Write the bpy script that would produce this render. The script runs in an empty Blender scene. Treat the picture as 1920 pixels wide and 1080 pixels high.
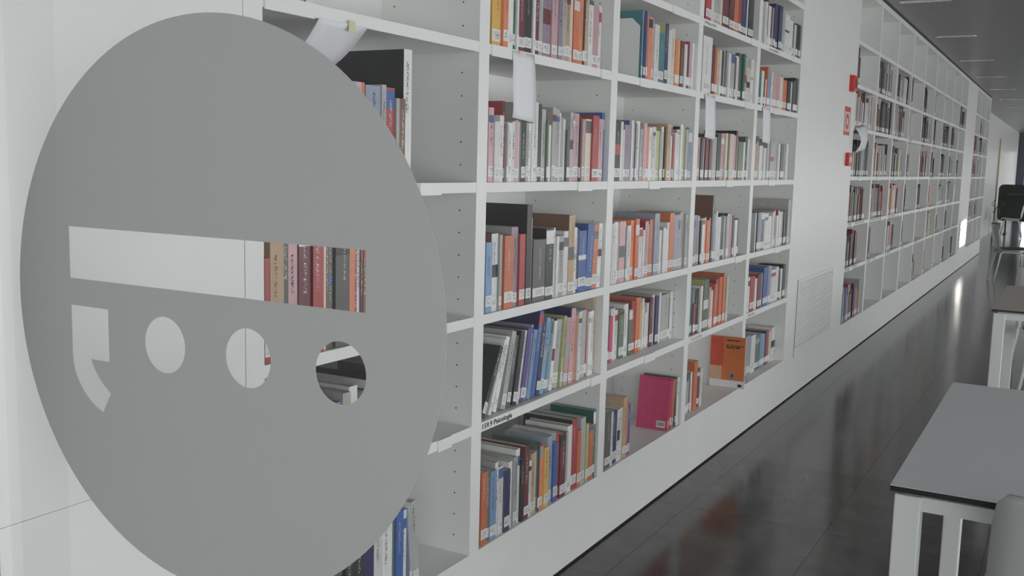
import bpy, bmesh, math, random
from mathutils import Vector, Matrix

# ------------------------------------------------------------------ camera, sky, sun, exposure
scn = bpy.context.scene
COL = scn.collection
cam_data = bpy.data.cameras.new('camera')
cam_data.sensor_width = 36.0
cam_data.lens = 1864.4 / 1920.0 * 36.0
cam_data.clip_end = 200
cam = bpy.data.objects.new('camera', cam_data)
COL.objects.link(cam)
R_ = Vector((0.49318, -0.86957, 0.02503)); D_ = Vector((-0.09648, -0.08327, -0.99185)); W_ = Vector((0.86456, 0.48675, -0.12496))
m = Matrix((R_, -D_, -W_)).transposed().to_4x4()
m.translation = Vector((0, -1.5551, 1.506))
cam.matrix_world = m
scn.camera = cam

world = bpy.data.worlds.new('sky'); scn.world = world
world.use_nodes = True
bg = world.node_tree.nodes['Background']
bg.inputs[0].default_value = (0.98, 0.99, 1.0, 1); bg.inputs[1].default_value = 2.0

sun_d = bpy.data.lights.new('sun', 'SUN'); sun_d.energy = 2.4; sun_d.angle = math.radians(0.12); sun_d.color = (1, .95, .86)
sun = bpy.data.objects.new('sun', sun_d); COL.objects.link(sun)
AL, EL = math.radians(7.9), math.radians(5.0)
sdir = Vector((-math.cos(EL) * math.cos(AL), math.cos(EL) * math.sin(AL), -math.sin(EL)))
sun.rotation_euler = sdir.to_track_quat('-Z', 'Y').to_euler(); sun.location = (60, -10, 10)

def portal(name, loc, direction, sx, sy):
    d = bpy.data.lights.new(name, 'AREA'); d.shape = 'RECTANGLE'; d.size = sx; d.size_y = sy
    d.cycles.is_portal = True
    o = bpy.data.objects.new(name, d); COL.objects.link(o); o.location = loc
    o.rotation_euler = Vector(direction).to_track_quat('-Z', 'Z').to_euler()
    return o
portal('facade_daylight', (18, -5.08, 1.01), (0, 1, 0), 42.4, 2.0)
portal('lobby_daylight', (-3.3, -3.5, 1.5), (1, 0, 0), 3.0, 3.0)

scn.view_settings.view_transform = 'Standard'; scn.view_settings.look = 'None'
scn.view_settings.gamma = 1; scn.view_settings.use_curve_mapping = False
scn.view_settings.exposure = 0.74

# ------------------------------------------------------------------ helpers
rnd = random.Random(7)
def lin(r, g, b):
    f = lambda c: ((c/255+.055)/1.055)**2.4 if c > 10 else c/255/12.92
    return (f(r), f(g), f(b))
def mat(name, rgb, rough=.5, metal=0, spec=.5, noise=0, nscale=20, stretch=(1,1,1), bump=0, rand=0, coat=0):
    m = bpy.data.materials.new(name); m.use_nodes = True
    nt = m.node_tree; b = nt.nodes['Principled BSDF']
    b.inputs['Base Color'].default_value = (*rgb, 1); b.inputs['Roughness'].default_value = rough
    b.inputs['Metallic'].default_value = metal; b.inputs['Specular IOR Level'].default_value = spec
    b.inputs['Coat Weight'].default_value = coat
    if noise or bump:
        tc = nt.nodes.new('ShaderNodeTexCoord'); mp = nt.nodes.new('ShaderNodeMapping'); mp.inputs['Scale'].default_value = stretch
        nz = nt.nodes.new('ShaderNodeTexNoise'); nz.inputs['Scale'].default_value = nscale; nz.inputs['Detail'].default_value = 6
        nt.links.new(tc.outputs['Object'], mp.inputs[0]); nt.links.new(mp.outputs[0], nz.inputs['Vector'])
    src = None
    if noise:
        mr = nt.nodes.new('ShaderNodeMapRange'); mr.inputs['From Min'].default_value = .25; mr.inputs['From Max'].default_value = .75
        mr.inputs['To Min'].default_value = 1-noise; mr.inputs['To Max'].default_value = 1+noise
        nt.links.new(nz.outputs['Fac'], mr.inputs['Value']); src = mr.outputs[0]
    if rand:
        oi = nt.nodes.new('ShaderNodeObjectInfo'); m2 = nt.nodes.new('ShaderNodeMapRange')
        m2.inputs['To Min'].default_value = 1-rand; m2.inputs['To Max'].default_value = 1+rand
        nt.links.new(oi.outputs['Random'], m2.inputs['Value'])
        if src:
            mu = nt.nodes.new('ShaderNodeMath'); mu.operation = 'MULTIPLY'
            nt.links.new(src, mu.inputs[0]); nt.links.new(m2.outputs[0], mu.inputs[1]); src = mu.outputs[0]
        else: src = m2.outputs[0]
    if src:
        vm = nt.nodes.new('ShaderNodeVectorMath'); vm.operation = 'SCALE'; vm.inputs[0].default_value = rgb
        nt.links.new(src, vm.inputs['Scale']); nt.links.new(vm.outputs[0], b.inputs['Base Color'])
    if bump:
        bp = nt.nodes.new('ShaderNodeBump'); bp.inputs['Strength'].default_value = bump; bp.inputs['Distance'].default_value = .002
        nt.links.new(nz.outputs['Fac'], bp.inputs['Height']); nt.links.new(bp.outputs[0], b.inputs['Normal'])
    return m

BOXF = [(0,3,2,1),(4,5,6,7),(0,1,5,4),(1,2,6,5),(2,3,7,6),(3,0,4,7)]
def boxgeo(bs):
    V, F = [], []
    for (x0,x1,y0,y1,z0,z1) in bs:
        n = len(V)
        V += [(x0,y0,z0),(x1,y0,z0),(x1,y1,z0),(x0,y1,z0),(x0,y0,z1),(x1,y0,z1),(x1,y1,z1),(x0,y1,z1)]
        F += [tuple(n+i for i in f) for f in BOXF]
    return V, F
def obj(name, V, F, mt=None, parent=None, loc=(0,0,0), rot=(0,0,0), smooth=False):
    me = bpy.data.meshes.new(name); me.from_pydata(V, [], F)
    if mt is not None:
        for q in (mt if isinstance(mt, (list, tuple)) else [mt]): me.materials.append(q)
    if smooth: me.polygons.foreach_set('use_smooth', [True]*len(me.polygons))
    me.update()
    o = bpy.data.objects.new(name, me); COL.objects.link(o); o.parent = parent; o.location = loc; o.rotation_euler = rot
    return o
def boxes(name, bs, mt, parent=None, loc=(0,0,0), rot=(0,0,0), bevel=0):
    V, F = boxgeo(bs); o = obj(name, V, F, mt, parent, loc, rot)
    if bevel:
        md = o.modifiers.new('bevel', 'BEVEL'); md.width = bevel; md.segments = 2; md.limit_method = 'ANGLE'
    return o
def box(name, b, mt, parent=None, **k): return boxes(name, [b], mt, parent, **k)
def empty(name, loc=(0,0,0), rz=0):
    o = bpy.data.objects.new(name, None); COL.objects.link(o); o.location = loc; o.rotation_euler = (0,0,rz); o.empty_display_size = .1
    return o
def tag(o, label, cat, group=None):
    o['label'] = label; o['category'] = cat
    if group: o['group'] = group
    return o
def struct(o, label=None, cat=None):
    o['kind'] = 'structure'
    if label: o['label'] = label
    if cat: o['category'] = cat
    return o
def copy_tree(o, parent=None):
    c = o.copy(); COL.objects.link(c); c.parent = parent
    for ch in list(o.children): copy_tree(ch, c)
    return c
def tube(pts, r, n=10):
    """round bar through points -> V, F"""
    V, F = [], []
    pts = [Vector(p) for p in pts]
    for i, p in enumerate(pts):
        t = (pts[min(i+1, len(pts)-1)] - pts[max(i-1, 0)]).normalized()
        a = t.orthogonal().normalized() if i == 0 else (a - t*a.dot(t)).normalized()
        b = t.cross(a); rr = r[i] if isinstance(r, (list, tuple)) else r
        for k in range(n):
            q = 2*math.pi*k/n; V.append(tuple(p + a*math.cos(q)*rr + b*math.sin(q)*rr))
    for i in range(len(pts)-1):
        for k in range(n):
            F.append((i*n+k, i*n+(k+1) % n, (i+1)*n+(k+1) % n, (i+1)*n+k))
    F.append(tuple(range(n))[::-1]); F.append(tuple((len(pts)-1)*n+k for k in range(n)))
    return V, F
def lathe(prof, n=32):
    V, F = [], []
    for r, z in prof:
        for k in range(n): V.append((r*math.cos(2*math.pi*k/n), r*math.sin(2*math.pi*k/n), z))
    for i in range(len(prof)-1):
        for k in range(n): F.append((i*n+k, i*n+(k+1) % n, (i+1)*n+(k+1) % n, (i+1)*n+k))
    F.append(tuple(range(n))[::-1]); F.append(tuple((len(prof)-1)*n+k for k in range(n)))
    return V, F
def ordinal(n):
    return '%d%s' % (n, 'th' if 10 <= n % 100 <= 20 else {1:'st',2:'nd',3:'rd'}.get(n % 10, 'th'))

# ------------------------------------------------------------------ materials
WHITE = mat('white_lacquer', (.84,.84,.83), .38, noise=.02, nscale=6)
SHELFW = mat('white_shelf_board', (.84,.84,.83), .42, noise=.02, nscale=8)
EDGEW = mat('white_label_strip', (.84,.84,.84), .35)
FLOORM = mat('polished_dark_stone', (.085,.085,.083), .14, noise=.28, nscale=5)
GROUT = mat('dark_grout', (.13,.128,.124), .7)
CEILM = mat('brushed_grey_ceiling', (.15,.15,.145), .32, spec=.6, noise=.12, nscale=3, stretch=(14,.6,1))
DARK = mat('shadow_gap_black', (.012,.012,.013), .6)
WOODDK = mat('dark_brown_wood', (.05,.032,.024), .5, noise=.3, nscale=8)
BLACK = mat('black_plastic', (.012,.012,.013), .4)
RED = mat('signal_red_plastic', lin(205,38,40), .35)
SIGNW = mat('sign_white', (.75,.75,.73), .4)
METW = mat('white_painted_steel', (.80,.81,.80), .35)
LAMI = mat('grey_laminate', (.80,.82,.85), .6, noise=.04, nscale=250)  # base colour lifted to stand in for the windows' sheen
LAMW = mat('warm_grey_laminate', (.56,.52,.48), .5, noise=.05, nscale=30)
SHELLW = mat('white_chair_plastic', (.70,.71,.71), .35)
SHELLG = mat('grey_and_shaded_chair_plastic', (.42,.42,.41), .38)  # grey shell; also paints the shade on the near white chair
PAD = mat('black_seat_pad', (.015,.015,.016), .6)
PAPER = mat('white_paper', (.80,.80,.84), .7)
TAPE = mat('yellowed_tape', (.70,.66,.42), .3)
TAPEP = mat('pale_pink_tape', (.78,.66,.66), .3)
INK = mat('black_ink', (.02,.02,.022), .6)
GREEN = mat('dark_green_felt', (.018,.026,.021), .85, noise=.2, nscale=60)
LEAF = mat('plant_leaf', (.07,.13,.06), .5)
TERRA = mat('plant_pot_grey', (.12,.12,.13), .6)
ORANGEW = mat('orange_wood_trim', lin(205,180,150), .4)
LAMPG = mat('lamp_reflector', (.75,.75,.74), .18, metal=.8)
YELLOW = mat('yellow_card', lin(205,185,40), .6)

def glass_mat():
    m = bpy.data.materials.new('clear_glass'); m.use_nodes = True; nt = m.node_tree
    for n in list(nt.nodes): nt.nodes.remove(n)
    o = nt.nodes.new('ShaderNodeOutputMaterial'); t = nt.nodes.new('ShaderNodeBsdfTransparent'); g = nt.nodes.new('ShaderNodeBsdfGlossy')
    t.inputs[0].default_value = (.975,.985,.98,1); g.inputs['Roughness'].default_value = .0
    f = nt.nodes.new('ShaderNodeFresnel'); f.inputs[0].default_value = 1.45
    x = nt.nodes.new('ShaderNodeMixShader'); ge = nt.nodes.new('ShaderNodeNewGeometry'); mu = nt.nodes.new('ShaderNodeMath'); mu.operation = 'MULTIPLY'
    iv = nt.nodes.new('ShaderNodeMath'); iv.operation = 'SUBTRACT'; iv.inputs[0].default_value = 1   # only the face the light enters reflects
    nt.links.new(ge.outputs['Backfacing'], iv.inputs[1]); nt.links.new(f.outputs[0], mu.inputs[0]); nt.links.new(iv.outputs[0], mu.inputs[1])
    nt.links.new(mu.outputs[0], x.inputs[0]); nt.links.new(t.outputs[0], x.inputs[1]); nt.links.new(g.outputs[0], x.inputs[2]); nt.links.new(x.outputs[0], o.inputs[0])
    return m
GLASS = glass_mat()
def film_mat():
    m = bpy.data.materials.new('grey_vinyl_film'); m.use_nodes = True; nt = m.node_tree
    b = nt.nodes['Principled BSDF']; o = nt.nodes['Material Output']
    b.inputs['Base Color'].default_value = (.455,.46,.46,1); b.inputs['Roughness'].default_value = .6; b.inputs['Specular IOR Level'].default_value = .25
    t = nt.nodes.new('ShaderNodeBsdfTransparent'); x = nt.nodes.new('ShaderNodeMixShader'); x.inputs[0].default_value = .06
    nt.links.new(b.outputs[0], x.inputs[1]); nt.links.new(t.outputs[0], x.inputs[2]); nt.links.new(x.outputs[0], o.inputs[0])
    return m
FILM = film_mat()
def ink_mat(name, rgb, sx, sz, thr):
    """printed marks too small to read: noise-cut ink on a clear ground"""
    m = bpy.data.materials.new(name); m.use_nodes = True; nt = m.node_tree
    b = nt.nodes['Principled BSDF']; o = nt.nodes['Material Output']
    b.inputs['Base Color'].default_value = (*rgb, 1); b.inputs['Roughness'].default_value = .45
    tc = nt.nodes.new('ShaderNodeTexCoord'); mp = nt.nodes.new('ShaderNodeMapping'); mp.inputs['Scale'].default_value = (sx, 1, sz)
    nz = nt.nodes.new('ShaderNodeTexNoise'); nz.inputs['Scale'].default_value = 1; nz.inputs['Detail'].default_value = 1
    gt = nt.nodes.new('ShaderNodeMath'); gt.operation = 'GREATER_THAN'; gt.inputs[1].default_value = thr
    t = nt.nodes.new('ShaderNodeBsdfTransparent'); x = nt.nodes.new('ShaderNodeMixShader')
    oi = nt.nodes.new('ShaderNodeObjectInfo'); ad = nt.nodes.new('ShaderNodeVectorMath'); ad.operation = 'ADD'
    sc = nt.nodes.new('ShaderNodeMath'); sc.operation = 'MULTIPLY'; sc.inputs[1].default_value = 91
    nt.links.new(oi.outputs['Random'], sc.inputs[0]); nt.links.new(sc.outputs[0], ad.inputs[1])
    nt.links.new(tc.outputs['Object'], mp.inputs[0]); nt.links.new(mp.outputs[0], ad.inputs[0]); nt.links.new(ad.outputs[0], nz.inputs['Vector'])
    nt.links.new(nz.outputs['Fac'], gt.inputs[0]); nt.links.new(gt.outputs[0], x.inputs[0])
    nt.links.new(t.outputs[0], x.inputs[1]); nt.links.new(b.outputs[0], x.inputs[2]); nt.links.new(x.outputs[0], o.inputs[0])
    return m
INKD = ink_mat('dark_spine_print', (.06,.06,.065), 240, 330, .56)
INKL = ink_mat('light_spine_print', (.6,.6,.58), 240, 330, .56)

# ------------------------------------------------------------------ room shell
XG = 1.018              # glass partition; the library lies beyond it (+X), the lobby on the camera's side
HC = 2.95
fl = struct(box('floor', (-3.2,39.2,-5.05,1.2,-.2,-.003), GROUT), 'dark polished stone tile floor', 'floor')
tile_cache = {}
yrows = [(-.002,-.1494)] + [(-.1506-.6*k, -.7494-.6*k) for k in range(5)]
for (ya, yb) in yrows:
    for k in range(-8, 39):
        xa = 4.149+.9*k; xb = xa+.8988
        if xa < -3.2 or xb > 39: continue
        key = round(ya-yb, 3)
        if key not in tile_cache:
            V, F = boxgeo([(0,.8988,yb-ya,0,-.006,0)]); t = obj('tile', V, F, FLOORM, fl); tile_cache[key] = t.data
        else:
            t = bpy.data.objects.new('tile', tile_cache[key]); COL.objects.link(t); t.parent = fl
        t.location = (xa, ya, 0)
ft = box('tile_field', (21.06,38.7,-.001,.352,-.006,0), FLOORM, fl); ft['kind'] = 'stuff'
ft = box('tile_field', (-3.2,39.2,-5.05,-3.152,-.006,0), FLOORM, fl); ft['kind'] = 'stuff'
struct(box('ceiling', (-3.2,39.2,-5.05,1.2,HC,HC+.2), CEILM), 'dark grey brushed ceiling', 'ceiling')

wl = struct(box('wall_left', (.997,21.05,.372,.6,0,HC), WHITE), 'white wall holding the built-in bookcases', 'wall')
Z0 = .010
U1, U2, U3, PB, TU = 1.582, 8.05, 18.10, .95, .0573
E1, E2, E3 = U1+5*PB+TU, U2+9*PB+TU, U3+3*PB+TU
g = .0022
box('wall_panel', (.997,U1-g,0,.372,Z0,.8625-.0004), WHITE, wl)
box('wall_panel', (.997,U1-g,0,.372,.8625+.0004,HC-.02), WHITE, wl)
box('wall_panel', (E1+.0005,U2-.0005,0,.372,Z0,HC-.02), WHITE, wl)
box('wall_panel', (E2+.0005,U3-.0005,0,.372,Z0,HC-.02), WHITE, wl)
box('wall_panel', (E3+.0005,21.05,0,.372,Z0,HC-.02), WHITE, wl)
boxes('shadow_gap', [(XG+.004,21.04,.012,.37,0,Z0),(XG+.004,21.04,.012,.37,HC-.02,HC)], DARK, wl)
box('joint_backing', (XG+.01,U1+.02,.012,.371,.3,HC-.03), DARK, wl)
struct(box('wall_recess', (21.05,38.7,.352,.6,0,HC), WHITE), 'white recessed wall at the far end of the room', 'wall')
wlb = struct(box('wall_lobby', (-3.2,.90,.004,.6,0,HC), WHITE), 'white lobby wall on the near side of the glass', 'wall')  # unseen wall, made white to brighten the disc and the glass reflection
box('door_jamb', (.90,.9955,.004,.6,0,HC), WOODDK, wlb)
struct(box('reflected_back_wall', (-3.2,-3,-2.1,.6,0,HC), WHITE), 'unseen white lobby wall added behind the viewer to even the glass reflection', 'wall')  # added for an even reflection; left open beside it to light the disc
struct(box('sun_blocker', (41,41.3,-2.6,-.25,-.2,6), WHITE), 'added unseen sun blocker outside the end window', 'wall')  # unseen block, added to keep the sun out of the end window
tr = struct(box('trim_1', (29.5,29.56,.315,.352,0,2.45), ORANGEW), 'orange wooden door trim on the recessed wall', 'trim')
# far end wall with a window, and an unseen slot added to aim sun at the far grille
we = struct(boxes('wall_end', [(38.7,39.0,.10,.6,0,HC),(38.7,39.0,-1.2,.10,2.35,HC),(38.7,39.0,-1.2,.10,0,.12),
        (38.7,39.0,-2.89,-1.2,0,HC),(38.7,39.0,-3.03,-2.89,0,2.22),(38.7,39.0,-3.03,-2.89,2.68,HC),(38.7,39.0,-4.8,-3.03,0,HC)], mat('slate_blue_paint', lin(78,84,98), .6)), 'dark end wall with a bright window', 'wall')
wn = struct(boxes('window_1', [(38.70,38.74,.06,.10,.12,2.35),(38.70,38.74,-1.2,-1.16,.12,2.35),(38.70,38.74,-1.16,.06,2.31,2.35),(38.70,38.74,-1.16,.06,.12,.16)], METW), 'bright window in the end wall', 'window')
box('pane', (38.715,38.721,-1.16,.06,.16,2.31), GLASS, wn)
# glazed facade on the room's other long side: open to the sky, unseen fins added to block the sun
wr = struct(box('wall_right', (-3.2,39.2,-5.05,-4.8,-.003,.02), WHITE), 'low sill wall of the glazed facade', 'wall')
box('facade_shading_header', (-3.2,39.2,-5.05,-4.8,2.0,HC), WHITE, wr)  # unseen header, added to cut the light on the upper wall
fin_mesh = {}
for k in range(28):
    w_ = .04 if k < 7 else .27          # slim sun-blocking fins first, then broad piers added to dim the far room
    if w_ not in fin_mesh:
        o = box('facade_shading_pier', (-w_,w_,-5.05,-4.8,.02,2.0), WHITE, wr); fin_mesh[w_] = o.data
    else: o = bpy.data.objects.new('facade_shading_pier', fin_mesh[w_]); COL.objects.link(o); o.parent = wr
    o.location = (-3.0+1.5*k, 0, 0)

# ------------------------------------------------------------------ glass partition and its vinyl disc
gp = struct(box('glass_partition', (XG,XG+.008,-4.79,-.001,.03,HC-.03), GLASS), 'clear glass partition in front of the bookcases', 'glass')
boxes('glass_channel', [(XG-.004,XG+.012,-4.79,-.001,.0,.03),(XG-.004,XG+.012,-4.79,-.001,HC-.03,HC)], METW, gp)

def vinyl():
    k = XG - .0012
    cv = bpy.data.curves.new('disc', 'CURVE'); cv.dimensions = '2D'; cv.fill_mode = 'BOTH'; cv.extrude = .0003
    def poly(pts):
        s = cv.splines.new('POLY'); s.points.add(len(pts)-1)
        for p, q in zip(s.points, pts): p.co = (q[0], q[1], 0, 1)
        s.use_cyclic_u = True
    def circ(cx, cy, r, n): poly([(cx+r*math.cos(2*math.pi*i/n), cy+r*math.sin(2*math.pi*i/n)) for i in range(n)])
    # u = distance from the bookcase wall, v = height above the floor
    circ(0.4729, 1.2826, 0.4192, 160)
    poly([(0.1806,1.3899), (0.7660,1.3899), (0.7660,1.3083), (0.1806,1.3083)])
    for u in (0.3924, 0.5594, 0.7253): circ(u, 1.2237, 0.0426, 64)
    poly([(0.1812,1.2655), (0.2683,1.2655), (0.2683,1.1827), (0.2265,1.1827), (0.2277,1.1782), (0.2344,1.1660), (0.2428,1.1558), (0.2550,1.1441), (0.2698,1.1328), (0.2505,1.1001), (0.2336,1.1070), (0.2196,1.1166), (0.2061,1.1283), (0.1950,1.1426), (0.1873,1.1568), (0.1827,1.1721), (0.1812,1.1894)])   # comma: a square with a curved tail
    tmp = bpy.data.objects.new('tmp', cv); COL.objects.link(tmp)
    dg = bpy.context.evaluated_depsgraph_get()
    me = bpy.data.meshes.new_from_object(tmp.evaluated_get(dg))
    bpy.data.objects.remove(tmp); bpy.data.curves.remove(cv)
    # local (u, v) -> world (Y = -u, Z = v)
    for v in me.vertices: v.co = Vector((v.co.z, -v.co.x, v.co.y))
    me.flip_normals(); me.materials.clear(); me.materials.append(FILM); me.name = 'vinyl_disc'
    o = bpy.data.objects.new('vinyl_disc', me); COL.objects.link(o); o.location = (k, 0, 0)
    tag(o, 'large grey vinyl disc with cut-out bar, comma and three dots on the glass', 'decal')
    return o
vinyl()

# ------------------------------------------------------------------ built-in bookcases
ZR1 = [.288,.70,1.04,1.445,1.855,2.185,2.513]
ZR2 = [.288,.74,1.10,1.465,1.85,2.18,2.51]
HOLE = DARK
shelves = {}
def bookcase(unit, x0, nb, ZR, label):
    root = empty('built_in_bookcase', (x0, 0, 0)); tag(root, label, 'bookcase')
    me = None
    for n in range(nb+1):
        if me is None:
            o = box('upright', (0,TU,0,.355,ZR[0],2.93), WHITE, root); me = o.data
            hb = []
            for z in [.345+.0677*i for i in range(37)]:
                for y in (.058,.308):
                    hb += [(-.0004,TU+.0004,y-.0022,y+.0022,z-.0022,z+.0022)]
            h = boxes('pin_holes', hb, HOLE, o); h['kind'] = 'stuff'; hm = h.data
        else:
            o = bpy.data.objects.new('upright', me); COL.objects.link(o); o.parent = root; o.location = (n*PB,0,0)
            h = bpy.data.objects.new('pin_holes', hm); COL.objects.link(h); h.parent = o; h['kind'] = 'stuff'
    L = nb*PB+TU
    box('plinth', (0,L,0,.355,Z0,ZR[0]), WHITE, root)
    box('header', (0,L,0,.355,2.885,2.93), WHITE, root).location = (0,-.0006,0)
    box('back_panel', (0,L,.3555,.370,Z0,2.93), SHELFW, root)
    sm = None
    for b in range(nb):
        for r in range(1, 7):
            if sm is None:
                o = box('shelf', (0,PB-TU,.001,.355,-.030,0), SHELFW, root); sm = o.data
            else:
                o = bpy.data.objects.new('shelf', sm); COL.objects.link(o); o.parent = root
            o.location = (b*PB+TU, 0, ZR[r]); shelves[(unit,b,r)] = o
    return root
c1 = bookcase(1, U1, 5, ZR1, 'white built-in bookcase packed with colourful books beside the glass partition')
c2 = bookcase(2, U2, 9, ZR2, 'long white built-in bookcase beyond the red fire alarm devices')
c3 = bookcase(3, U3, 3, ZR2, 'short white built-in bookcase past the second vent grille')

hold_cache = {}
def holder(unit, b, r, xa, xb, x0):
    """slide-on label holder clipped over the shelf's front edge"""
    s = shelves[(unit,b,r)]; w = round(xb-xa, 3)
    if w not in hold_cache:
        hold_cache[w] = boxes('label_holder', [(0,w,-.004,.0006,-.034,.0)], EDGEW, s).data
        o = s.children[-1]
    else:
        o = bpy.data.objects.new('label_holder', hold_cache[w]); COL.objects.link(o); o.parent = s
    o.location = (xa - (x0 + b*PB + TU), 0, 0)
    return o
for b, r, xa, xb in ((0,4,1.644,1.804),(0,3,2.235,2.339),(0,1,2.344,2.415),(1,4,2.60,2.72),(1,4,3.385,3.48),(1,3,3.22,3.34),(1,1,3.39,3.48),
        (2,4,3.76,3.88),(2,1,3.93,4.05),(2,5,4.09,4.21),(2,3,3.90,4.02),(3,2,5.17,5.29),(3,3,4.95,5.07),(3,4,5.20,5.32),(3,5,5.25,5.37),(4,2,5.965,6.085),(4,3,5.74,5.86),(4,4,5.76,5.88),(4,5,6.1,6.22)):
    holder(1, b, r, xa, xb, U1)
for b in range(9):
    for r in range(1, 6):
        if rnd.random() < .75:
            xa = U2+b*PB+TU+rnd.uniform(.1, .7); holder(2, b, r, xa, xa+.12, U2)
for b in range(3):
    for r in range(1, 6):
        xa = U3+b*PB+TU+rnd.uniform(.1, .7); holder(3, b, r, xa, xa+.12, U3)

# shelf-edge lettering
tcu = bpy.data.curves.new('t', 'FONT'); tcu.body = '159.9 Psicologia'; tcu.size = .0225; tcu.extrude = .0002; tcu.offset = .0005
tmp = bpy.data.objects.new('t', tcu); COL.objects.link(tmp)
me = bpy.data.meshes.new_from_object(tmp.evaluated_get(bpy.context.evaluated_depsgraph_get())); bpy.data.objects.remove(tmp)
xs = [v.co.x for v in me.vertices]; sc = .188/(max(xs)-min(xs))
for v in me.vertices: v.co = Vector(((v.co.x-min(xs))*sc, -v.co.z, v.co.y))
me.materials.clear(); me.materials.append(INK)
t = bpy.data.objects.new('shelf_lettering', me); COL.objects.link(t); s = shelves[(1,1,1)]; t.parent = s
t.location = (2.597-(U1+PB+TU), .0004, -.0225)
def marks(unit, b, r, x, w, x0, h=.013):
    s = shelves[(unit,b,r)]
    o = obj('shelf_lettering', [(0,0,0),(w,0,0),(w,0,h),(0,0,h)], [(0,1,2,3)], INKD, s); o.location = (x-(x0+b*PB+TU), -.0003 if x0 == U1 else -.0006, -.022)
marks(1,3,1,4.515,.17,U1); marks(1,4,1,5.47,.13,U1); marks(1,3,5,4.50,.17,U1); marks(1,4,5,5.60,.2,U1)
for b, r, w in ((0,2,.7),(1,2,.75),(0,1,.5),(1,1,.4),(2,1,.3),(2,2,.4),(4,1,.3),(3,1,.2),(3,4,.2),(5,3,.3)): marks(2,b,r,U2+b*PB+TU+.02,w,U2,.02)

# ------------------------------------------------------------------ books
PAL = {  # spine colours
 'w':((.74,.74,.73),'white'),'c':((.70,.62,.50),'cream'),'g':((.42,.42,.41),'grey'),'d':((.11,.108,.105),'dark grey'),'k':((.022,.021,.024),'black'),
 'r':(lin(184,50,54),'red'),'m':(lin(112,34,50),'maroon'),'p':(lin(208,160,166),'pink'),'P':(lin(222,24,108),'magenta'),'o':(lin(232,130,84),'light orange'),
 'O':(lin(214,106,52),'orange'),'t':(lin(196,158,118),'tan'),'b':(lin(128,92,68),'brown'),'y':(lin(232,182,66),'yellow'),'l':(lin(188,192,122),'lime green'),
 'G':(lin(94,118,92),'green'),'D':(lin(22,104,84),'dark green'),'T':(lin(48,128,140),'teal'),'B':(lin(48,92,170),'blue'),'L':(lin(116,154,200),'light blue'),
 'N':(lin(38,46,98),'navy blue'),'V':(lin(82,66,150),'purple'),'v':(lin(158,138,160),'mauve'),'s':(lin(146,158,184),'slate blue')}
BM = {}
for k, (rgb, nm) in PAL.items():
    gy = sum(rgb)/3; rgb = tuple(gy+(c_-gy)*.84+.004 for c_ in rgb)   # covers slightly muted and lifted
    BM[k] = mat('cover_'+nm.replace(' ', '_'), rgb, .34, noise=.10, nscale=35, rand=.12)
PAGES = mat('page_paper', (.68,.66,.60), .8, noise=.08, nscale=400, stretch=(1,.02,.02))
STICK = mat('call_number_sticker', (.80,.80,.79), .4)
STICKT = ink_mat('call_number_print', (.12,.12,.13), 260, 420, .57)
LIGHTC = set('wcgoylpLsvt')
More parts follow.
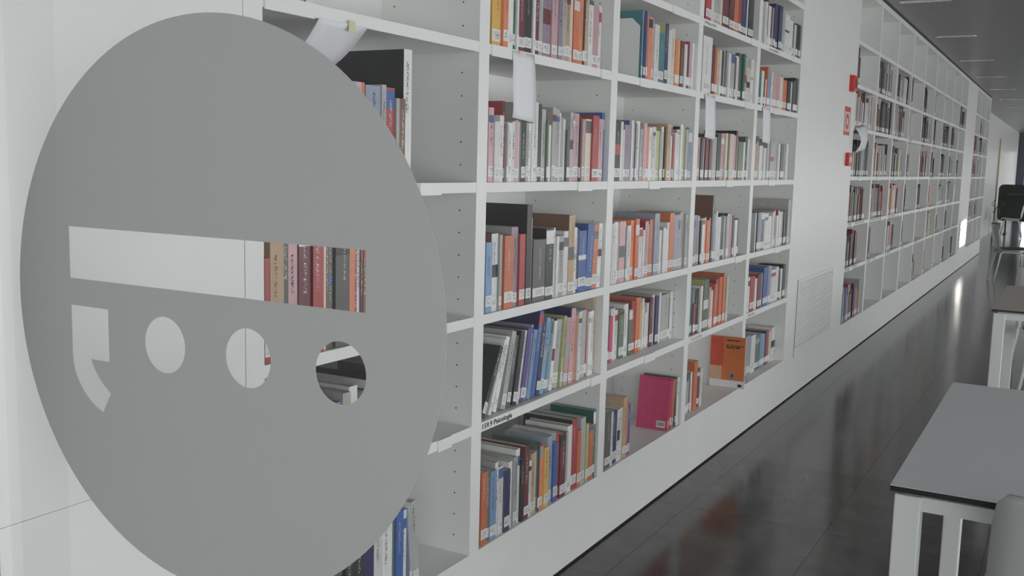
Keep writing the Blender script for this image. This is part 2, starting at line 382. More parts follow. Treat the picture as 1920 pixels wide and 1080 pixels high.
BOOKS = [
(1,4,2.618,"y29-24 y36-25 o30-24 w31-25 D19-24 w13-24 m45-23 k59-25 w17-24 m27-22 g31-24 v53-26 p43-26 v28-25 g26-24 t34-25 c23-24 O43-23.5/r o33-22.5 k16-23 t34-24 w37-24 p51-22 w35-22.5"),
(1,3,2.615,"p30-22.5 w34-18.5 w24-20.5 r16-25/r g11-18 w33-18.5 w17-19 p23-19.5 w14-19 k29-19.5/g g18-19 w24-19 w15-19 w37-26 k25-25.5 g28-24 G13-20.5 w19-19 g29-25 g30-24.5 w27-23.5 g20-22 w14-21.5 d21-18 g25-24 p21-22 p40-24 k11-23 p22-22 w19-22 c49-22.5 r54-24 p40-23 B28-25.5"),
(1,2,2.615,"L39-22 w40-24.5/b g16-24 t16-23.5 O59-23.5 v45-26/g r40-23.5 k36-33 t23-28.5 d90-21 k59-24.5 w20-24.5 w18-21.5 g36-21.5 w37-23 t48-28.5/b w24-24 d20-23.5 B67-22.5 B58-24.5~3 O39-24~3 w34-24.5~3"),
(1,1,2.616,"k24-24~28 w21-25~23/w w28-25~19 g36-26~15 d33-24~13 k34-25~12 w19-25~12 d15-24~11 V35-25~11/V v20-26~11 L32-24~11 B37-30~11/N N33-26~10 L34-27~10 T21-26~9 L22-26~9 w26-25~8 g54-25~7/d l23-26~6 p42-25~5 p43-28~4/N o39-25~3 w30-26~2 g61-26~1/w r15-26 w26-25 w32-25 t27-31/c"),
(1,0,2.613,"O38-24 G19-24/g L39-23 w19-25/g w31-23 N37-21/d w23-23 g26-24/g w29-26/w k19-22 m34-26/m w22-20 t28-22 c20-22 N10-25/G o36-23 y32-22 s38-25/s B31-22 r22-25/w m45-24 g17-24 w41-25.5/w r47-27/k O30-22 g43-26/g l19-23 O44-22 D23-27/D"),
(2,4,3.802,"L14-27/T N24-27 v14-26 o44-25 p25-24.5 w50-23 w20-19 T57-20.5 N37-25/l w37-23 c49-24 o33-20 y34-20 m40-20 w32-19 m29-20.5/P p33-20.5 w30-20.5 w24-20"),
(2,3,3.559,"k54-23.5 w23-23/k w12-20 v60-22 B10-24 w20-24 g17-23 v17-23/k w38-24 g30-21 p35-23.5 o26-21.5 w31-22 g18-20 w41-22.5 w14-21 l33-21 g28-20.5 w29-23/t k14-23 t44-24.5 w45-24 r15-20/r w25-21 w41-22.5/o k10-24 w31-25 l32-24 g32-23 s43-24"),
(2,2,3.561,"w31-24 w36-24.5/g g16-24 p57-24.5 w12-24 g17-22/k w34-22.5 o34-24.5 O39-25 k18-22/k w40-21 w18-20 p36-23.5/r g18-22 O42-24 s57-26.5/s w19-25 w29-19 w30-20/g w35-19 w25-22 O57-26/O s53-25 p37-25 g43-26 g33-25"),
(2,1,3.566,"t29-20/k w46-22.5 B34-20/N D17-20 P35-19 w18-22 w18-22/k w32-21 G51-20.5 w47-22.5 G38-20 r39-23 O49-24 y20-21.5/B w20-23 s36-19/w w26-16/O w21-20 m37-22 w32-23/g N38-22 w22-23.5 g101-22/w k14-20 w41-22.5"),
(2,0,3.577,"d55-23/g w19-22.5 N50-22/d w28-22 w32-22 t39-26/t O16-24 V24-22"),
(2,0,4.277,"P10-23.5~7/P w25-23~7 r31-23.5~7/P o15-23~6 g16-23~6 d21-23.5 w32-23"),
(3,5,4.537,"r76-25 w39-25 g112-24/w w33-23 m92-24/t m78-25 O80-25 r36-24 N111-25/N w29-22 k87-25"),
(3,4,4.533,"w132-26/g m34-23 t21-22 O35-22/O w21-21 c35-22 k36-22 g36-23 d29-23 w37-22 g23-21 g61-23 d23-21 w55-22 d56-24/d D32-24 g49-23 c76-18 w51-23"),
(3,3,4.518,"p41-20 k21-20 d28-20 w21-19.5 m43-19.5 w14-20 m37-20 w18-20 g52-21 w15-21 k61-22.5/d m16-21 p55-23 c32-23.5 b40-23.5 c66-23.5 p42-23 m25-25.5/k w17-22 G87-20 w36-20 k54-23/d w37-22"),
(3,2,4.516,"v40-24 v34-24 g27-23.5 k21-21 w42-22 o28-22.5 O50-21 g22-22/d d29-33/b s37-24 w23-25 w53-22 k15-21 k62-22.5 w24-22 g32-22 w32-23/d p49-23 d25-22 w50-19.5 k26-20"),
(3,1,4.518,"T35-24 d18-23 r32-15/T k54-22/w w33-23 m19-22 G76-25.5/l G19-25 p29-21 w43-19 O40-22 r61-24/r O51-24.5 o31-26/O b25-24 c26-24"),
(3,0,4.552,"k51-17/O g42-17 d53-20/g w26-20 O55-25/O m56-20 w23-20"),
(4,5,5.536,"w42-23 m32-25 w54-22 N26-22 p22-22 N33-23 N68-25 N69-25 g59-24 w96-22 w99-20/w k46-20 w31-19 k47-20 w26-19 k40-20"),
(4,4,5.487,"D46-19 w56-19 m28-17/O w29-15 O29-22 L49-20 w30-20 p61-20 p41-20 p63-20 w32-19 c54-19 O100-18 k68-18 w47-18 d35-19 k72-21"),
(4,3,5.474,"p28-20 o19-20 g38-24/d w57-19 p48-19/t w49-18 g50-23 d20-22 g82-22 g84-22 w43-21 g32-21 d66-21 g45-20 w45-21.5"),
(4,2,5.469,"k90-22/r w33-22 k25-22 L34-22 g26-22 d70-22 w80-21/p w101-19 w28-21 g48-22 w39-19 p39-22/r w40-21 g50-21 k30-21 k62-21 g63-28/g"),
(4,1,5.482,"w37-20 r88-20 w64-18 m79-20/r w40-20 B68-23/B B55-23 s56-23/w w130-20 w59-21 k45-18 w46-19 k31-21 d47-21"),
(4,0,5.528,"d54-20 B83-19/s s85-24/g v44-24 w89-23 N36-21 G92-21 L63-21 s48-20 k32-21 r49-21 c40-20 w84-22/w"),
(0,4,1.659,"w23-22 y17-20 g30-24 B15-21 y18-22 o19-21 N12-22 w25-22"),
(0,3,1.656,"g29-24 r25-22 w31-24 d26-26 w27-23 B22-22 t33-24 w23-23 g26-25 w29-24 m24-24 s30-30/g p25-26/m o9-25 s61-24.5/g g20-25 r41-24.5 g14-22 b28-22 w36-35/k"),
(0,2,1.650,"r17-24/b t45-28/t d22-28 p34-28/k m44-31/m r39-31/m c15-30 b13-30 d19-30/k d55-29/d o22-27/O r12-30 w12-30 m12-30/m b16-26 o16-28 k21-27 g25-25 w22-26 r22-24 g26-26 d19-24"),
(0,1,1.649,"w33-22 o22-18 w28-17 g29-22 w30-20/g g36-22/g w31-22.5/g r38-21 L26-20 g33-22 w34-23 d42-21 w43-24 r29-22 g45-22 N31-22 w47-23"),
(0,0,1.646,"g30-23 w26-22 r21-23 L32-21 w33-22 k39-22 g29-24 w35-21 d24-22 p9-21 k25-22 k38-22 k45-23/N N26-23 N23-24/N w34-23 w49-24 G14-24 B36-25/B w26-24 s7-24~-5 g30-26~-5/w"),
]
ORD = ['bottom shelf','second shelf up','third shelf up','fourth shelf up','fifth shelf up','sixth shelf up','seventh shelf up']
BAY = ['first bay from glass','second bay from glass','third bay from glass','fourth bay from glass','fifth bay from glass']
def parse(tok):
    lean = 0; cov = None
    if '~' in tok:
        tok, q = tok.split('~')
        if '/' in q: q, cov = q.split('/')
        lean = float(q)
    if '/' in tok: tok, cov = tok.split('/')
    a, h = tok.split('-', 1)
    return a[0], float(a[1:])/1000, float(h)/100, cov or a[0], lean
recs = []; count = {}
for bay, row, x, toks in BOOKS:
    L = [parse(t) for t in toks.split()]
    # base spacing: room for books that lean more than their neighbour
    gaps = [0]*(len(L)+1)
    for i in range(len(L)-1):
        gaps[i] = max(0, min(L[i][2], L[i+1][2])*(math.tan(math.radians(L[i][4]))-math.tan(math.radians(L[i+1][4]))))
    if L[-1][4] > 0: gaps[len(L)-1] = L[-1][2]*math.tan(math.radians(L[-1][4]))
    tot = sum(l[1] for l in L); k = (tot-sum(gaps))/sum(l[1]/math.cos(math.radians(l[4])) for l in L)
    for i, (c, w, h, cov, lean) in enumerate(L):
        w *= k
        ww = w/math.cos(math.radians(lean)); n = count.get((bay,row), 0)+1; count[(bay,row)] = n
        h = min(h, .235) if (bay, row) == (0,1) else (min(h, .25) if (bay, row) == (0,3) and x < 2.1 else h)
        hmax = (ZR1[row+1]-.032 if row < 6 else 2.88)-ZR1[row]-.004
        recs.append(dict(bay=bay, row=row, x=x, w=max(.0035, w-.0011), h=min(h, hmax), c=c, cov=cov, lean=lean, n=n, yf={(1,1):.02,(2,1):.06,(4,0):.06,(3,0):.04}.get((bay,row),.006)+rnd.random()*.012,
                         dep=min(.30, max(.13, h*rnd.uniform(.66,.78))), z=ZR1[row]))
        x += ww+gaps[i]
def book_geo(w, h, d):
    t = .0016 if w > .008 else .0009
    cover = boxgeo([(0,w,0,.0015,0,h),(0,t,.0015,d,0,h),(w-t,w,.0015,d,0,h)])
    pages = boxgeo([(t,w-t,.0015,d-.003,.0025,h-.0025)])
    return cover, pages
def score(r):
    s = r['w']*r['h']/(r['x']**2)
    if r['bay'] == 2 and r['row'] == 0 or r['n'] == 1: s *= 12      # books that show their whole cover
    if r['bay'] == 0:
        vis = (r['row'] == 2 and r['n'] <= 16) or (r['row'] == 3 and r['n'] >= 12) or (r['row'] == 0 and r['n'] >= 10) or (r['row'] == 1 and 2 <= r['n'] <= 9) or (r['row'] == 4 and r['n'] >= 4)
        s *= .5 if vis else .0001
    return -s
recs.sort(key=score)
NIND = 300
for r in recs[:NIND]:
    c, cov = r['c'], r['cov']
    (V, F), (PV, PF) = book_geo(r['w'], r['h'], r['dep'])
    w, h = r['w'], r['h']
    o = obj('book', V, F, [BM[c], BM[cov]])
    if cov != c:
        for p in o.data.polygons:
            if p.index >= 6: p.material_index = 1
    a = math.radians(r['lean'])
    if a >= 0: # pivot on the far bottom corner
        o.matrix_world = Matrix.Translation((r['x']+w/math.cos(a), r['yf'], r['z']+.0004)) @ Matrix.Rotation(a, 4, 'Y') @ Matrix.Translation((-w, 0, 0))
    else:
        o.matrix_world = Matrix.Translation((r['x'], r['yf'], r['z']+.0004)) @ Matrix.Rotation(a, 4, 'Y')
    obj('page_block', PV, PF, PAGES, o)
    if rnd.random() < .93:
        z0 = rnd.choice((.013,.015,.017,.02)); z1 = z0+rnd.uniform(.028,.037); e = min(.0012, w*.06)
        s = box('call_number_sticker', (-.0003 if w < .02 else e,w+.0003 if w < .02 else w-e,-.0006,.0002,z0,z1), STICK, o)
        obj('sticker_print', [(w*.2,-.0008,z0+.005),(w*.85,-.0008,z0+.005),(w*.85,-.0008,z1-.005),(w*.2,-.0008,z1-.005)], [(0,1,2,3)], STICKT, s)
    if w > .009 and rnd.random() < .75:
        uw = min(w*.5, rnd.uniform(.008,.012)); u0 = (w-uw)*rnd.uniform(.35,.65); u1 = u0+uw; zt = h*rnd.uniform(.8,.95); zb = zt-h*rnd.uniform(.25,.55)
        obj('spine_title', [(u0,-.0004,zb),(u1,-.0004,zb),(u1,-.0004,zt),(u0,-.0004,zt)], [(0,1,2,3)], INKD if c in LIGHTC else INKL, o)
    if w > .014 and rnd.random() < .35:
        zt = h*rnd.choice((.97,.9,.6)); zb = zt-h*rnd.uniform(.06,.2); bc = rnd.choice('wwkrBgmd')
        if bc != c: box('spine_band', (.0002,w-.0002,-.0003,.0003,zb,zt), BM[bc], o)
    if c == 'P' and r['row'] == 0:
        bl = box('barcode_label', (-.0005,.0004,.012,.055,.012,.042), STICK, o)
        for q in range(7): box('barcode_bar', (-.0009,-.0003,.017+.005*q,.0195+.005*q,.018,.036), INK, bl)
    th = 'thin ' if w < .014 else ('thick ' if w > .045 else '')
    tag(o, '%s%s book, %s from glass end, %s, %s' % (th if ' ' not in PAL[c][1] else '', PAL[c][1], ordinal(r['n']), ORD[r['row']], BAY[r['bay']]), 'book', 'books in the bookcase beside the glass')

# the smaller books further along: one body of stuff; darker mix stands in for shadows between books
FILL = {
 (2,6): ["","","","","","","","",""],
 (2,5): ["24 kwm","90 wgrdwkBdm","92 dkwkdwck","26 mdw","38 dkk","24 dk","6 k","","92 kdwkdk"],
 (2,4): ["90 wpwmkdwd","95 dskdsdwk","88 wdpgcdm","22 bmk","86 kwdwkdmk","44 kdw","90 kdkdkg","64 kdkG","24 wd"],
 (2,3): ["92 pdkgGdgdw","90 kwdpcdgk","88 NdgcGdlw","32 pdg","82 wrkcdpk","50 kdkd","66 kdkD","64 kskd","40 kmd"],
 (2,2): ["90 wkrdgddkl","85 dkdwrdgkr","70 tdwOtpd","30 dkg","42 kdk","26 Oo","72 kdwkd","60 kddkw","24 dw"],
 (2,1): ["66 mdmmdmk","22 krd","60 wrrdgm","26 dk","16 kd","64 cdcwlc","28 kdk","50 rdTk","18 k"],
 (2,0): ["92 gdDNBLsvroGk","","7 d","","40 kdkdw","34 rwcp","","44 kmdk","50 kNB"],
 (3,5): ["","50 kdkw",""], (3,4): ["85 prmkdm","75 wkdk","40 kw"], (3,3): ["80 drmgk","55 dkw",""], (3,2): ["34 kd","30 gk",""], (3,1): ["75 kdmkw","66 kd","24 d"], (3,0): ["","",""]}
keys = list(PAL); midx = {k: i for i, k in enumerate(keys)}
SV, SF, SM = [], [], []
PM, SK = len(keys), len(keys)+1
def add_stuff(bs, mi, M=None):
    for b in bs:
        V, F = boxgeo([b]); n = len(SV)
        if M is not None: V = [tuple(M @ Vector(v)) for v in V]
        SV.extend(V); SF.extend(tuple(n+i for i in f) for f in F); SM.extend([mi]*6)
def stuff_book(x, y, z, w, h, d, c, cov, lean=0):
    a = math.radians(lean)
    if a >= 0: M = Matrix.Translation((x+w/math.cos(a), y, z+.0004)) @ Matrix.Rotation(a, 4, 'Y') @ Matrix.Translation((-w, 0, 0))
    else: M = Matrix.Translation((x, y, z+.0004)) @ Matrix.Rotation(a, 4, 'Y')
    add_stuff([(0,w,0,.0015,0,h)], midx[c], M); add_stuff([(0,.0015,.0015,d,0,h),(w-.0015,w,.0015,d,0,h)], midx[cov], M)
    add_stuff([(.0015,w-.0015,.0015,d-.003,.002,h-.003)], PM, M)
    add_stuff([(-.0002,w+.0002,-.0006,.0003,.014,.05)], SK, M)
for r in recs[NIND:]: stuff_book(r['x'], r['yf'], r['z'], r['w'], r['h'], r['dep'], r['c'], r['cov'], r['lean'])
for (u, row), L in FILL.items():
    x0 = U2 if u == 2 else U3
    for b, sp in enumerate(L):
        if not sp: continue
        pc, cols = sp.split(); xe = x0+b*PB+TU+.01+(PB-TU-.02)*int(pc)/100; x = x0+b*PB+TU+.008; z = ZR2[row]; i = 0
        while x < xe-.012:
            w = min(rnd.uniform(.016,.05), xe-x); c = cols[i % len(cols)] if rnd.random() < .7 else rnd.choice(cols); i += 1
            h = rnd.choice((.20,.21,.22,.23,.24,.25,.26,.28,.295)); cov = c if rnd.random() < .7 else rnd.choice('wkdgmO')
            stuff_book(x, .008+rnd.random()*.02, z, w-.0022, h, h*.7, c, cov); x += w
st = obj('book_rows', SV, SF, [BM[k] for k in keys]+[PAGES, STICK]); st.data.polygons.foreach_set('material_index', SM)
st['kind'] = 'stuff'; tag(st, 'rows of smaller books on the bookcase shelves further along the wall', 'books')

# the books that stand out
def show_book(x, yf, rz, w, h, d, c, cov, label, dec):
    (V, F), (PV, PF) = book_geo(w, h, d)
    o = obj('book', V, F, [c, cov], None, (x, yf, ZR1[0]+.0005), (0,0,rz))
    for p in o.data.polygons:
        if p.index >= 6: p.material_index = 1
    obj('page_block', PV, PF, PAGES, o); dec(o, w, h, d); tag(o, label, 'book', 'books in the bookcase beside the glass'); return o
ORC = mat('orange_cover', lin(214,118,62), .34, noise=.12, nscale=7)
ORR = mat('red_orange_print', lin(214,84,56), .34, noise=.18, nscale=18)
def orange_dec(o, w, h, d):
    q = -.0004
    box('cover_white_band', (q,.0005,.002,d-.001,.001,.042), STICK, o); box('cover_red_print', (q,.0005,d*.62,d-.001,.12,h-.001), ORR, o)
    box('cover_pale_panel', (q,.0005,d*.66,d-.001,.042,.12), mat('pale_orange_print', lin(214,170,140), .4, noise=.15, nscale=25), o)
    box('barcode', (q*2,.0004,.012,.034,.008,.024), INK, o); s = box('cover_emblem', (q*2,.0004,.055,.083,.055,.083), mat('grey_blue_emblem', lin(120,140,160), .4, noise=.3, nscale=60), o)
    box('emblem_figure', (q*3,.0003,.064,.074,.060,.079), INK, o)
    for (y0, y1, z) in ((.01,.11,h-.022),(.01,.115,h-.052),(.02,.105,h-.063)):
        t = obj('cover_lettering', [(q*1.5,y0,z),(q*1.5,y1,z),(q*1.5,y1,z+.009),(q*1.5,y0,z+.009)], [(3,2,1,0)], INKC, o)
    box('call_number_sticker', (.0005,w-.0005,-.0006,.0003,.012,.05), STICK, o)
def ink_cover():
    m = ink_mat('cover_print', (.04,.02,.015), 1, 150, .47)
    for n in m.node_tree.nodes:
        if n.type == 'MAPPING': n.inputs['Scale'].default_value = (1, 150, 90)
    return m
INKC = ink_cover()
show_book(5.359, -.030, math.radians(4), .018, .285, .195, mat('cream_orange_spine', lin(232,190,150), .35), ORC, 'orange book showing its cover, leaning by the fourth bay upright', orange_dec)
# white bookend, third bay
bv = [(0,.02,0),(0,.19,0),(0,.19,.238),(0,.055,.238),(0,.02,.205)]
V = bv+[(.002,y,z) for _, y, z in bv]; F = [(0,1,2,3,4),(9,8,7,6,5)]+[(i,i+5,(i+1) % 5+5,(i+1) % 5) for i in range(5)]
be = empty('bookend', (3.786, 0, ZR1[4]+.0005)); obj('upright_plate', V, F, METW, be); box('foot_plate', (-.10,0,.02,.19,0,.0015), METW, be)
tag(be, 'white sheet metal bookend holding blue books, fifth shelf up, third bay', 'bookend')
# flat black books lying across a row behind the disc
for i, (x, y, rz, L_, D_2, H_, lb) in enumerate(((2.022,.012,.0,.19,.21,.016,'large black book lying flat across white books behind the disc'),(2.03,.012,.0,.17,.10,.022,'smaller black book lying flat on another black book'))):
    o = box('book', (0,L_,0,D_2,0,H_), BM['k'], None, loc=(x, y, ZR1[1]+.2365+.0165*i), rot=(0,0,rz)); box('page_block', (.004,L_-.004,D_2-.003,D_2+.0006,.003,H_-.003), PAGES, o)
    tag(o, lb, 'book', 'books in the bookcase beside the glass')

# ------------------------------------------------------------------ paper notices hanging from the shelves
def sheet(name, x, z, w, h, fn, label, tapes=()):
    n = 10; V = []; F = []
    for j in range(n+1):
        for i in range(5):
            u, t = i/4, j/n; V.append(fn(u, t))
    for j in range(n):
        for i in range(4): a = j*5+i; F.append((a, a+5, a+6, a+1))
    o = obj(name, V, F, PAPER, None, (x, 0, z), smooth=True); md = o.modifiers.new('t', 'SOLIDIFY'); md.thickness = .0004
    tag(o, label, 'notice', 'paper notices hanging from the shelves')
    for (xa, xb, za, zb, m_) in tapes: box('adhesive_tape', (xa,xb,-.0058,-.0050,za,zb), m_, o)
    return o
hang = lambda w, h, k, sk=0: (lambda u, t: (u*w+sk*t+.004*math.sin(9*t)*(1-u), -.0045-k*math.sin(t*2.2)-.003*u*t, -t*h-(.010*u*t)))
sheet('paper_notice', 2.717, 1.85, .147, .205, hang(.147,.205,.008), 'white paper notice hanging from fifth shelf in second bay from glass', ((.05,.09,-.018,.004,TAPEP),))
sheet('paper_notice', 4.545, 1.848, .15, .20, hang(.15,.20,.008), 'white paper notice hanging from fifth shelf in fourth bay from glass', ((.05,.09,-.018,.004,TAPEP),))
sheet('paper_notice', 5.522, 1.848, .155, .192, hang(.155,.192,.008), 'white paper notice hanging from fifth shelf in fifth bay from glass', ((.05,.09,-.018,.004,TAPEP),))
sheet('paper_notice', 1.82, 1.826, .18, .17, lambda u, t: (u*.18-.01*t, -.0045+.13*t*(.75+.25*u), -.105*t-.012*math.sin(t*3.1)), 'curled white paper notice taped under top shelf of first bay from glass', ((.105,.13,-.018,.008,TAPE),))
sheet('paper_notice', 8.14, 1.845, .45, .19, lambda u, t: (u*.45, -.0045-.05*math.sin(t*3)*(1-u*.6), -.2*t+.04*u), 'curled white paper notice hanging in long bookcase beside red fire sign')
yc = box('yellow_card', (12.02,12.16,.05,.052,2.5105,2.76), YELLOW); tag(yc, 'yellow card standing on the top shelf of the long bookcase', 'card')

# ------------------------------------------------------------------ vent grilles, fire devices
def grille(x, label):
    g_ = empty('vent_grille', (x, 0, .335)); tag(g_, label, 'vent', 'vent grilles between the bookcases')
    W, H, f = 1.09, .45, .016
    boxes('frame', [(0,W,-.006,-.0003,0,f),(0,W,-.006,-.0003,H-f,H),(0,f,-.006,-.0003,f,H-f),(W-f,W,-.006,-.0003,f,H-f)], WHITE, g_)
    box('backing', (f,W-f,-.0012,-.0003,f,H-f), SHELFW, g_)
    boxes('shadow_gap', [(-.006,0,-.001,-.0002,-.07,H),(0,W-.02,-.001,-.0002,-.006,0)], DARK, g_)
    n = 19; p = (H-2*f)/n
    V = [(f,-.0012,0),(W-f,-.0012,0),(W-f,-.007,p*.55),(f,-.007,p*.55),(f,-.0012,p*.95),(W-f,-.0012,p*.95)]
    F = [(0,1,2,3),(3,2,5,4),(0,3,4),(1,5,2)]; me_ = None
    for i in range(n):
        if me_ is None: s_ = obj('slat', V, F, WHITE, g_); me_ = s_.data
        else: s_ = bpy.data.objects.new('slat', me_); COL.objects.link(s_); s_.parent = g_
        s_.location = (0, 0, f+i*p)
    return g_
grille(6.60, 'white louvred vent grille beside the crowded bookcase near the glass')
grille(16.88, 'white louvred vent grille lit by sun beyond the long bookcase')
a = empty('fire_siren', (7.84, 0, 2.105)); boxes('housing', [(0,.11,-.04,-.0005,0,.115)], RED, a, bevel=.01); box('base_plate', (-.004,.114,-.010,-.0004,-.004,.119), RED, a)
box('sounder_grille', (.02,.09,-.042,-.039,.025,.09), mat('dark_red_grille', lin(120,20,24), .5), a); tag(a, 'red fire alarm siren box above the fire sign', 'alarm')
a = empty('fire_sign', (7.72, 0, 1.775)); box('board', (0,.21,-.004,-.0005,0,.21), SIGNW, a)
boxes('red_border', [(0,.21,-.0052,-.004,.172,.21),(0,.21,-.0052,-.004,0,.028),(0,.014,-.0052,-.004,.028,.172),(.196,.21,-.0052,-.004,.028,.172)], RED, a)
V = []; F = []; n = 32
for k in range(n):
    q = 2*math.pi*k/n
    for rr in (.028,.062): V.append((.105+rr*math.cos(q), -.005, .10+rr*math.sin(q)))
for k in range(n): F.append((2*k, 2*((k+1) % n), 2*((k+1) % n)+1, 2*k+1))
obj('red_ring', V, F, RED, a); tag(a, 'white and red fire sign with a red ring between the alarm boxes', 'sign')
a = empty('fire_call_point', (7.86, 0, 1.545)); boxes('housing', [(0,.11,-.03,-.0005,0,.10)], RED, a, bevel=.006); box('press_plate', (.025,.085,-.032,-.0295,.03,.07), SIGNW, a)
tag(a, 'small red manual fire call point below the fire sign', 'alarm')

# ------------------------------------------------------------------ ceiling lights
lamp0 = None
for k, x in enumerate((4.4, 6.8, 9.2, 11.63, 14.15, 16.55, 19.0, 21.5, 24.0, 26.4, 28.8, 31.2)):
    if lamp0 is None:
        lamp0 = empty('ceiling_light', (0,0,HC)); q = .20
        boxes('trim_frame', [(-.06,.06,-q,-q+.02,-.006,-.0005),(-.06,.06,q-.02,q,-.006,-.0005),(-.06,-.045,-q+.02,q-.02,-.006,-.0005),(.045,.06,-q+.02,q-.02,-.006,-.0005)], LAMPG, lamp0)
        V = [(-.045,-q+.02,-.001),(.045,-q+.02,-.001),(.045,q-.02,-.001),(-.045,q-.02,-.001)]
        box('diffuser', (-.045,.045,-q+.02,q-.02,-.003,-.0008), LAMPG, lamp0); o = lamp0
    else: o = copy_tree(lamp0)
    o.location = (x, -.30, HC); tag(o, '%s slim recessed ceiling light along the bookcases, counted from the glass' % ordinal(k+1), 'light', 'recessed ceiling lights along the bookcases')

# ------------------------------------------------------------------ tables and chairs
def table(x, y, lx, ly, top, label):
    t = empty('table', (x, y, 0)); tag(t, label, 'table'); H = .74
    box('table_top_core', (0,lx,-ly,0,H-.015,H-.0012), BLACK, t, bevel=.001); box('table_top_laminate', (0,lx,-ly,0,H-.0012,H), top, t)
    L_ = .062; hz = H-.024
    for (a_, b_) in ((.012,-.010),(lx-L_-.012,-.010),(.012,-ly+L_+.010),(lx-L_-.012,-ly+L_+.010)):
        boxes('leg', [(a_,a_+L_,b_-L_,b_,0.0005,hz)], METW, t, bevel=.004)
    boxes('apron', [(.012+L_,lx-.012-L_,-.05,-.016,hz-.036,hz)], METW, t); boxes('apron', [(.012+L_,lx-.012-L_,-ly+.016,-ly+.05,hz-.036,hz)], METW, t)
    boxes('apron', [(.018,.05,-ly+L_+.010,-.010-L_,hz-.036,hz)], METW, t); boxes('apron', [(lx-.05,lx-.018,-ly+L_+.010,-.010-L_,hz-.036,hz)], METW, t)
    boxes('top_support', [(.03,lx-.03,-ly+.03,-.03,hz,H-.015)], METW, t)
    return t
table(2.54, -1.212, 1.42, 1.0, LAMI, 'grey-topped reading table with white legs close to the glass')
table(6.31, -1.180, 1.43, 1.0, LAMW, 'warm grey reading table with white legs, farther from the glass')

def chair(x, y, rz, label, shell, leg, pad=True, cat='chair'):
    """local +X is the way the sitter faces"""
    c = empty('chair', (x, y, 0), rz); tag(c, label, cat)
    prof = [(.235,.425),(.215,.448),(.15,.452),(.0,.440),(-.13,.436),(-.18,.447),(-.212,.49),(-.228,.56),(-.243,.65),(-.258,.74),(-.268,.79),(-.272,.812)]
    hw = [.19,.225,.245,.252,.248,.238,.228,.226,.225,.222,.215,.195]
    n = 9; V = []; F = []
    for (px, pz), w in zip(prof, hw):
        for i in range(n):
            u = -1+2*i/(n-1); e = u*u
            V.append((px+(.022*e if pz > .5 else 0), u*w, pz+(.016*e if pz < .47 else 0)))
    for j in range(len(prof)-1):
        for i in range(n-1): a_ = j*n+i; F.append((a_, a_+n, a_+n+1, a_+1))
    s_ = obj('shell', V, F, shell, c, smooth=True); md = s_.modifiers.new('t', 'SOLIDIFY'); md.thickness = .012; md.offset = -1 
    if pad:
        pv, pf = [], []
        prof2 = [(.2,.464),(.12,.470),(0,.462),(-.12,.455),(-.17,.458)]
        for k_, (px, pz) in enumerate(prof2):
            w = (.18,.222,.228,.22,.18)[k_]
            for i in range(n):
                u = -1+2*i/(n-1); pv.append((px, u*w, pz+.014*u*u))
        for j in range(4):
            for i in range(n-1): a_ = j*n+i; pf.append((a_, a_+n, a_+n+1, a_+1))
        p_ = obj('seat_pad', pv, pf, PAD, c, smooth=True); md = p_.modifiers.new('t', 'SOLIDIFY'); md.thickness = .02; md.offset = .6
    for (sx, sy) in ((1,1),(1,-1),(-1,1),(-1,-1)):
        V, F = tube([(.12*sx,.14*sy,.432),(.165*sx,.17*sy,.40),(.235*sx,.225*sy,.011)], .011); obj('leg', V, F, leg, c, smooth=True)
    V, F = tube([(.12,.14,.428),(.0,.15,.422),(-.12,.14,.428)], .009); obj('seat_rail', V, F, leg, c); V, F = tube([(.12,-.14,.428),(.0,-.15,.422),(-.12,-.14,.428)], .009); obj('seat_rail', V, F, leg, c)
    return c
chair(2.62, -1.672, 0, 'white shell chair, coloured grey for shade, pushed under the grey-topped table near the glass', SHELLG, METW)  # white chair whose shade is put into the grey shell colour
chair(7.60, -1.535, math.pi, 'white shell chair tucked under the warm grey table', SHELLW, METW)
chair(8.75, -1.42, 0, 'white shell chair standing just behind the warm grey table', SHELLW, METW)
chair(15.75, -.80, -math.pi/2+.25, 'grey shell chair with black seat pad between table and far green screen', SHELLG, METW)
chair(26.9, -.22, math.pi/2, 'white shell chair standing before the dark green screen', SHELLW, METW, pad=False)

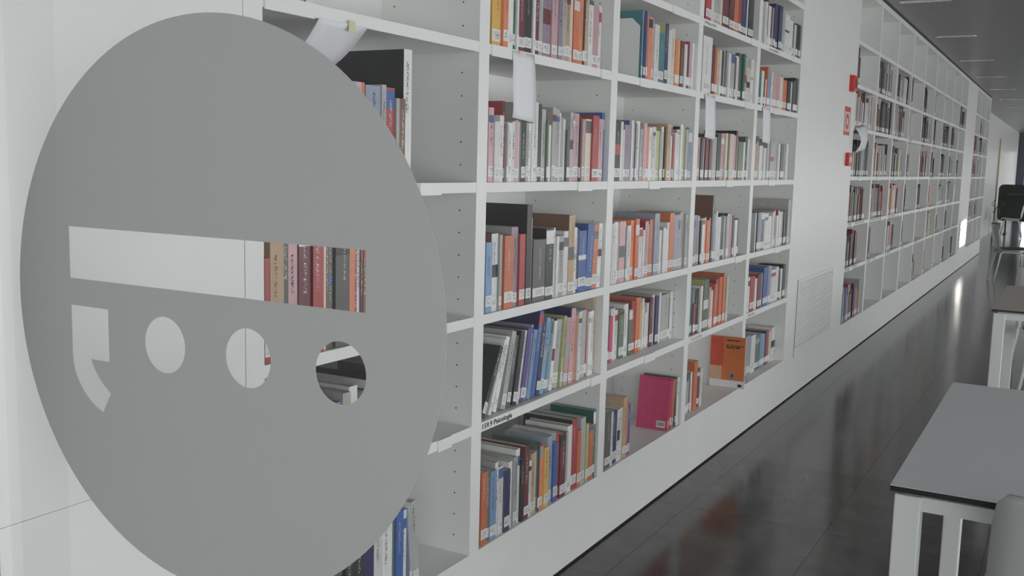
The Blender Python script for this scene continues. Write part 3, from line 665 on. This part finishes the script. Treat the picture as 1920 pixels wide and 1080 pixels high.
# ------------------------------------------------------------------ far end: green screen, plant
def rounded(x0, x1, y0, y1, z0, z1, r, n=6):
    P_ = []
    for cy, cz, a0 in ((y1-r,z1-r,0),(y0+r,z1-r,90),(y0+r,z0+r,180),(y1-r,z0+r,270)):
        for k in range(n+1):
            q = math.radians(a0+90*k/n); P_.append((cy+r*math.cos(q), cz+r*math.sin(q)))
    V = [(x0,y,z) for y, z in P_]+[(x1,y,z) for y, z in P_]; N = len(P_)
    return V, [tuple(range(N))[::-1], tuple(range(N, 2*N))]+[(i,(i+1) % N,(i+1) % N+N,i+N) for i in range(N)]
sc_ = empty('free_standing_screen', (28.6, -.5, 0)); tag(sc_, 'dark green rounded free-standing screen with a black ledge at the far end', 'screen')
V, F = rounded(0,.08,-.75,.72,.34,1.27,.12); obj('panel', V, F, GREEN, sc_)
box('ledge', (-.14,0,-.7,.52,.98,1.07), BLACK, sc_, bevel=.01)
for yy in (-.6,.5):
    boxes('foot', [(-.25,.33,yy-.03,yy+.03,.0005,.035),(.02,.06,yy-.02,yy+.02,.035,.40)], BLACK, sc_)
V, F = lathe([(.02,0),(.03,.02),(.02,.05)], 12); obj('knob', V, F, SIGNW, sc_, (.03,.06,1.27))
pl = empty('potted_plant', (28.2, .19, 0)); tag(pl, 'thin leafy potted plant beside the dark green screen', 'plant')
V, F = lathe([(.08,.0005),(.11,.30),(.10,.30),(.09,.27)], 20); obj('pot', V, F, TERRA, pl)
lm = None
for k in range(7):
    q = k*2.4; tip = (.10*math.cos(q), .08*math.sin(q), .62+.06*(k % 4))
    V, F = tube([(.02*math.cos(q),.02*math.sin(q),.26),(.06*math.cos(q),.05*math.sin(q),.5),tip], .004, 6); s_ = obj('stem', V, F, LEAF, pl)
    for j in range(4):
        if lm is None:
            l_ = obj('leaf', [(0,0,0),(.05,.022,.01),(.12,0,-.01),(.05,-.022,.01)], [(0,1,2,3)], LEAF, s_); lm = l_.data
        else: l_ = bpy.data.objects.new('leaf', lm); COL.objects.link(l_); l_.parent = s_
        f_ = .35+.2*j; l_.location = (tip[0]*f_, tip[1]*f_, .26+(tip[2]-.26)*f_+.1); l_.rotation_euler = (0, -.4+.3*j, q+1.9*j)
